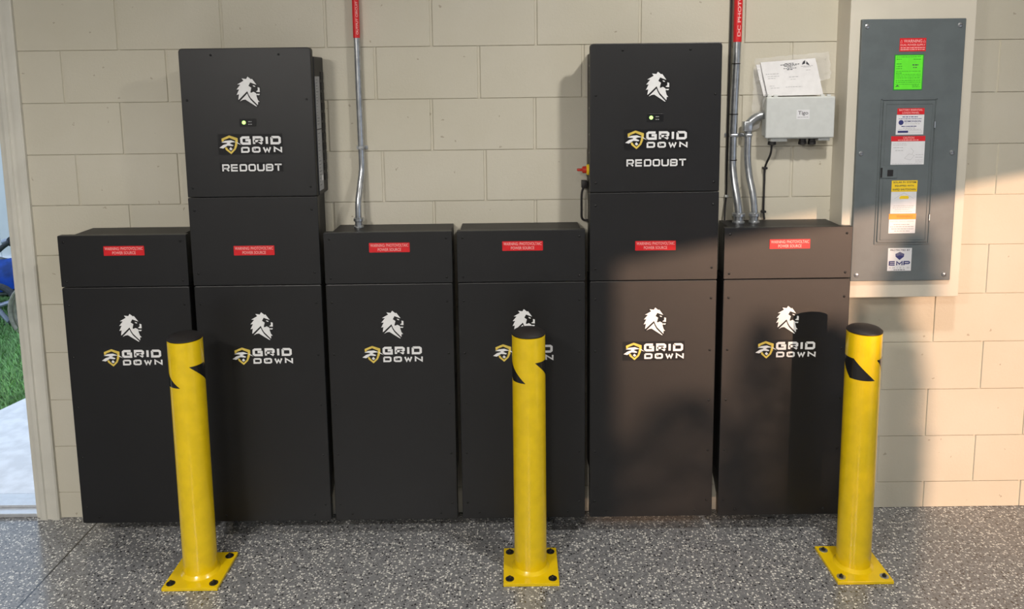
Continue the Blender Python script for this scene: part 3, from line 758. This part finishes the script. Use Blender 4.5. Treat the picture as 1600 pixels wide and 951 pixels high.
for i in range(n):
    for j in range(mrows):
        if j/mrows < .45 and i/n > .16: continue
        bm.faces.new([V[i, j], V[i+1, j], V[i+1, j+1], V[i, j+1]])
tag(obj('clear_bag', bm, M_clear, smooth=True), 'crumpled clear plastic bag around the papers on the wall', 'plastic bag')

# ================================================================ conduits and cables
def clip(parent, x, y, z, w_, m=M_zinc):
    bm = B(); box(bm, x-w_, x+w_, -.006, -.0005, z-.007, z+.007, .001); box(bm, x-w_*.55, x+w_*.55, y-.017, -.004, z-.006, z+.006, .004)
    obj('strap', bm, m, parent)
def connector(parent, x, y, z, r):
    bm = B(); lathe(bm, (x, y, z), [(r*1.55, 0), (r*1.55, .006), (r*1.2, .008), (r*1.2, .024), (r*1.6, .027), (r*1.6, .037), (r*1.25, .040)], 24)
    obj('connector', bm, M_zinc, parent, True)
# left conduit
t = thing('conduit', 'galvanised conduit rising from the third wiring box, between the two tall inverters', 'conduit', (-.487, -.070, 1.2435), 'steel conduits on the wall')
obj('pipe', tube(B(), [(-.478, -.022, 2.75), (-.480, -.022, 2.0), (-.479, -.022, 1.60), (-.478, -.023, 1.48), (-.484, -.040, 1.41), (-.489, -.062, 1.35), (-.490, -.068, 1.30), (-.490, -.068, 1.245)], .0125, 20), M_zinc, t, True)
clip(t, -.478, -.022, 1.553, .022); connector(t, -.490, -.068, 1.2435, .0125)
bm = B(); cyl(bm, (-.4805, -.022, 1.978), (-.479, -.022, 2.5), .0131, n=24, caps=False); sl = obj('red_sleeve', bm, M_red, t, True, label='red label wrapped round the pipe')
bm = B(); text(bm, 'PHOTOVOLTAIC', -.4885, -.4815, 2.15, 2.36, -.0352, rot=True); text(bm, 'OUTPUT CIRCUIT', -.4785, -.4700, 1.99, 2.115, -.0350, rot=True); obj('lettering', bm, M_pink, sl)
t = thing('conduit', 'thick galvanised conduit with red sleeve, left one above the right end wiring box', 'conduit', (.999, -.066, 1.2435), 'steel conduits on the wall')
obj('pipe', tube(B(), [(.993, -.026, 2.75), (.991, -.026, 2.0), (.985, -.026, 1.70), (.983, -.026, 1.50), (.984, -.034, 1.44), (.992, -.055, 1.36), (1.000, -.066, 1.30), (1.001, -.066, 1.245)], .0155, 20), M_zinc, t, True)
for zz in (1.86, 1.665, 1.485):
    bm = B(); cyl(bm, (.984 if zz < 1.7 else .988, -.026, zz), (.984 if zz < 1.7 else .988, -.026, zz+.004), .0166, n=24); obj('band', bm, M_blk, t, True)
clip(t, .984, -.026, 1.585, .028); connector(t, 1.001, -.066, 1.2435, .0155)
bm = B(); cyl(bm, (.9905, -.026, 1.945), (.993, -.026, 2.6), .0161, n=24, caps=False); sl = obj('red_sleeve', bm, M_red, t, True, label='red label wrapped round the pipe')
bm = B(); text(bm, 'DC PHOTOVOLTAIC', .985, .997, 1.965, 2.25, -.0430, rot=True); obj('lettering', bm, M_pink, sl)
t = thing('conduit', 'short galvanised conduit bending from the grey junction box down to the right end wiring box', 'conduit', (1.063, -.066, 1.2435), 'steel conduits on the wall')
obj('pipe', tube(B(), [(1.041, -.034, 1.62), (1.040, -.034, 1.56), (1.040, -.034, 1.50), (1.046, -.042, 1.43), (1.057, -.058, 1.36), (1.063, -.066, 1.30), (1.063, -.066, 1.245)], .0135, 20), M_zinc, t, True)
clip(t, 1.040, -.034, 1.585, .024); connector(t, 1.063, -.066, 1.2435, .0135)
bm = B(); tube(bm, [(1.040, -.034, 1.612), (1.044, -.036, 1.632), (1.060, -.040, 1.650), (1.080, -.042, 1.660), (1.097, -.042, 1.663)], .016, 16); box(bm, 1.018, 1.050, -.055, -.018, 1.600, 1.640, .005)
obj('elbow_fitting', bm, M_zinc, t, True)
# thin black cables
t = thing('cable', 'thin black cable clipped along the left side of the thick conduit', 'cable', (.972, -.010, 1.245), 'thin black cables on the wall')
obj('wire', tube(B(), [(.968, -.008, 2.6), (.969, -.008, 2.1), (.967, -.009, 1.7), (.966, -.009, 1.48), (.967, -.010, 1.36), (.962, -.014, 1.30), (.957, -.03, 1.246)], .0038, 10), M_blk, t, True)
bm = B(); box(bm, .961, .974, -.016, -.001, 1.337, 1.346, .001); obj('cable_clip', bm, M_gplast, t)
t = thing('cable', 'thin black cable hanging from the grey junction box to the wiring box', 'cable', (1.130, -.010, 1.245), 'thin black cables on the wall')
obj('wire', tube(B(), [(1.128, -.052, 1.548), (1.126, -.045, 1.51), (1.117, -.014, 1.455), (1.117, -.010, 1.40), (1.117, -.010, 1.33), (1.117, -.012, 1.28), (1.119, -.02, 1.246)], .0040, 10), M_blk, t, True)
for zz in (1.452, 1.277):
    bm = B(); box(bm, 1.108, 1.126, -.019, -.001, zz-.004, zz+.004, .001); obj('cable_clip', bm, M_blk, t)

# ================================================================ outside the doorway
bm = B(); box(bm, -2.835, 1.0, .205, 1.9, -.2, -.03, .004)
for v in bm.verts:
    if v.co.x < -2: v.co.x += (v.co.y-1.2)*.25
struct('ground_slab', bm, M_conc)
bm = B(); box(bm, -14, 12, .2, 14, -.4, -.07); box(bm, -14, XL-.2, -20, .2, -.4, -.07); struct('ground_lawn', bm, M_soil)
struct('ground_driveway', box(B(), XR+.2, 22, -24, .2, -.3, -.05), M_conc)
struct('ground_apron', box(B(), XL-.2, XR+.2, -24, YB-.2, -.3, -.05), M_conc)
bm = B(); q = random.Random(3)
for k in range(15000):
    yv = q.uniform(.25, 3.6); xr = -1.55*yv*.0-1.0
    x = q.uniform(-4.9, -2.55) if yv > .9 else q.uniform(-3.6, -2.75)
    if x > -2.85+(yv-1.2)*.25 and yv < 1.9: continue
    h = q.uniform(.025, .065); a = q.uniform(0, 2*PI); wv = .003+.002*q.random(); l = q.uniform(.01, .04)
    dx, dy = math.cos(a), math.sin(a)
    p = [(x-dy*wv, yv+dx*wv, -.07), (x+dy*wv, yv-dx*wv, -.07), (x+dx*l*.5+dy*wv*.6, yv+dy*l*.5-dx*wv*.6, -.07+h*.7), (x+dx*l, yv+dy*l, -.07+h)]
    vs = [bm.verts.new(c) for c in p]; bm.faces.new(vs)
g = obj('grass', bm, M_grass); g['kind'] = 'stuff'; tag(g, 'short green lawn grass beyond the doorway', 'grass')
t = thing('fence', 'tall white vinyl fence behind the lawn outside the doorway', 'fence', (-6.2, 4.5, -.07))
for k in range(9):
    bm = B(); xa = -8.6+k*.6; box(bm, xa+.004, xa+.596, 4.5, 4.53, -.05, 2.3, .004); obj('fence_board', bm, M_fence, t)
bm = B(); box(bm, -8.6, -3.2, 4.47, 4.5, .05, .12, .004); box(bm, -8.6, -3.2, 4.47, 4.5, 2.2, 2.27, .004); obj('fence_rail', bm, M_fence, t)
# wheeled garden cart, seen through the doorway
YC = 3.0
t = thing('garden_cart', 'grey tube framed garden cart with spoked wheel on the lawn outside', 'garden cart', (-4.05, YC, -.07))
bm = B(); tube(bm, [(-3.80, YC-.05, .62), (-3.785, YC-.05, .45), (-3.73, YC-.05, .10)], .030, 12); obj('upright_tube', bm, M_gtube, t, True)
bm = B(); tube(bm, [(-3.88, YC-.06, .60), (-3.78, YC-.05, .68), (-3.66, YC-.05, .86)], .020, 12); tube(bm, [(-3.95, YC-.02, .58), (-3.80, YC-.02, .62), (-3.62, YC-.05, .66)], .022, 12); obj('handle_bar', bm, M_gtube, t, True)
bm = B(); lathe(bm, (-3.83, YC-.06, .60), [(.0, -.04), (.04, -.04), (.045, .0), (.04, .04)], 12, 'y'); tube(bm, [(-3.97, YC-.1, .50), (-3.90, YC-.1, .56), (-3.84, YC-.1, .60)], .02, 10); tube(bm, [(-3.75, YC-.1, .60), (-3.69, YC-.12, .56), (-3.68, YC-.12, .48), (-3.71, YC-.12, .45), (-3.77, YC-.1, .55)], .016, 10)
obj('clamp', bm, M_tyre, t, True)
cx, cz = -4.00, .075
bm = B(); P = [(cx+.17*math.cos(2*PI*k/24), YC-.1, cz+.17*math.sin(2*PI*k/24)) for k in range(25)]; tube(bm, P, .026, 10, 2); wh = obj('tyre', bm, M_tyre, t, True)
bm = B()
for k in range(5):
    a = 2*PI*k/5+.3; bm2 = tube(bm, [(cx, YC-.1, cz), (cx+.08*math.cos(a), YC-.1, cz+.08*math.sin(a)), (cx+.15*math.cos(a), YC-.1, cz+.15*math.sin(a))], .018, 8, 2)
lathe(bm, (cx, YC-.1, cz), [(.03, -.03), (.035, 0), (.03, .03)], 14, 'y'); obj('spokes', bm, M_gtube, wh, True)
bm = B(); box(bm, -4.6, -3.55, YC+.1, YC+.5, .13, .17, .01); box(bm, -4.4, -4.36, YC+.3, YC+.34, -.07, .14); box(bm, -3.62, -3.58, YC+.3, YC+.34, -.07, .14); obj('cart_bed', bm, M_tyre, t)
bm = B()
n = 16; V = {}
for i in range(n+1):
    for j in range(9):
        a, b = i/n, j/8
        V[i, j] = bm.verts.new((-4.7+1.25*a, YC+.05+.02*math.sin(19*a+4*b)+.25*max(0, b-.6), .175+.235*b-.03*(1-b)*math.sin(5*a)+.012*math.sin(23*a)))
for i in range(n):
    for j in range(8): bm.faces.new([V[i, j], V[i+1, j], V[i+1, j+1], V[i, j+1]])
bmesh.ops.solidify(bm, geom=bm.faces, thickness=.02)
tag(obj('tarp', bm, M_blue, smooth=True), 'bright blue tarp draped over the garden cart outside', 'tarp')
bm = B()
for k in range(3):
    rr = .17+.018*k; P = [(-3.60+rr*.75*math.cos(2*PI*m_/20), YC-.25-.03*k, .09+rr*math.sin(2*PI*m_/20)) for m_ in range(21)]; tube(bm, P, .014, 8, 2)
tag(obj('garden_hose', bm, M_hose, smooth=True), 'coiled tan garden hose on the lawn next to the cart', 'garden hose')
bm = B(); q = random.Random(9)
for k in range(44):
    x = -5.0+(k % 11)*.16+q.uniform(-.03, .03); z = -.03+(k//11)*.085; r = q.uniform(.06, .09)
    R_ = bmesh.ops.create_icosphere(bm, subdivisions=1, radius=r)
    for v in R_['verts']: v.co = Vector((v.co.x*1.2+x, v.co.y+YC+.75, v.co.z*.75+z))*1.0
o = obj('rubble', bm, M_rock); o['kind'] = 'stuff'; tag(o, 'low heap of grey stones behind the garden cart', 'stones')

# unseen shrubs added by the driveway to cast shade on the block wall
def shade_plant(x, y, z1, rx, n, label, seed):
    q = random.Random(seed); t = thing('shade_plant', label, 'shade_plant', (x, y, -.05), 'unseen shrubs added by the driveway for shade')
    bm = B(); cyl(bm, (x, y, -.05), (x, y, z1*.6), .04, .015, 8); obj('stem', bm, M_bark, t)
    bm = B(); zc = z1/2; rz = z1/2
    for k in range(n):
        a = q.uniform(0, 2*PI); u = q.uniform(-1, 1); r = (q.random()**.33); s = math.sqrt(1-u*u)*r
        sh = (1-abs(u)**4)**.5
        c = Vector((x+rx*math.cos(a)*r*sh, y+rx*math.sin(a)*r*sh, zc+rz*u))
        d = Vector((q.gauss(0, 1), q.gauss(0, 1), q.gauss(0, 1))).normalized(); e = d.orthogonal().normalized(); l = q.uniform(.03, .055)
        vs = [bm.verts.new(c+d*l), bm.verts.new(c+e*l*.45), bm.verts.new(c-d*l), bm.verts.new(c-e*l*.45)]; bm.faces.new(vs)
    obj('foliage', bm, M_leaf, t)
TA = math.tan(SUN_AZ); TZ = math.tan(SUN_EL)
def shade(xw, zw, xo):      # place a plant at x=xo so that its top shades (xw, zw) on the wall
    s = (xo-xw)/TA; return (xo, -s, zw+s*TZ/math.cos(SUN_AZ))
for xw, zw, xo, rr, nn, lb in ((1.60, 1.20, 5.9, .13, 1500, 'narrow upright unseen shade plant added nearest the garage opening'), (1.27, .84, 6.1, .15, 1900, 'rounded unseen shade plant added in the middle of the driveway row'),
                           (1.62, .86, 6.3, .19, 2400, 'leafy unseen shade plant added behind the narrow upright one'), (1.00, .86, 6.5, .12, 500, 'thin airy unseen shade plant added left of the rounded one'),
                           (.70, .55, 6.6, .30, 900, 'low sparse unseen shade plant added at the far end of the driveway row')):
    a_, b_, c_ = shade(xw, zw, xo); shade_plant(a_, b_, c_, rr, nn, lb, int(xw*100))
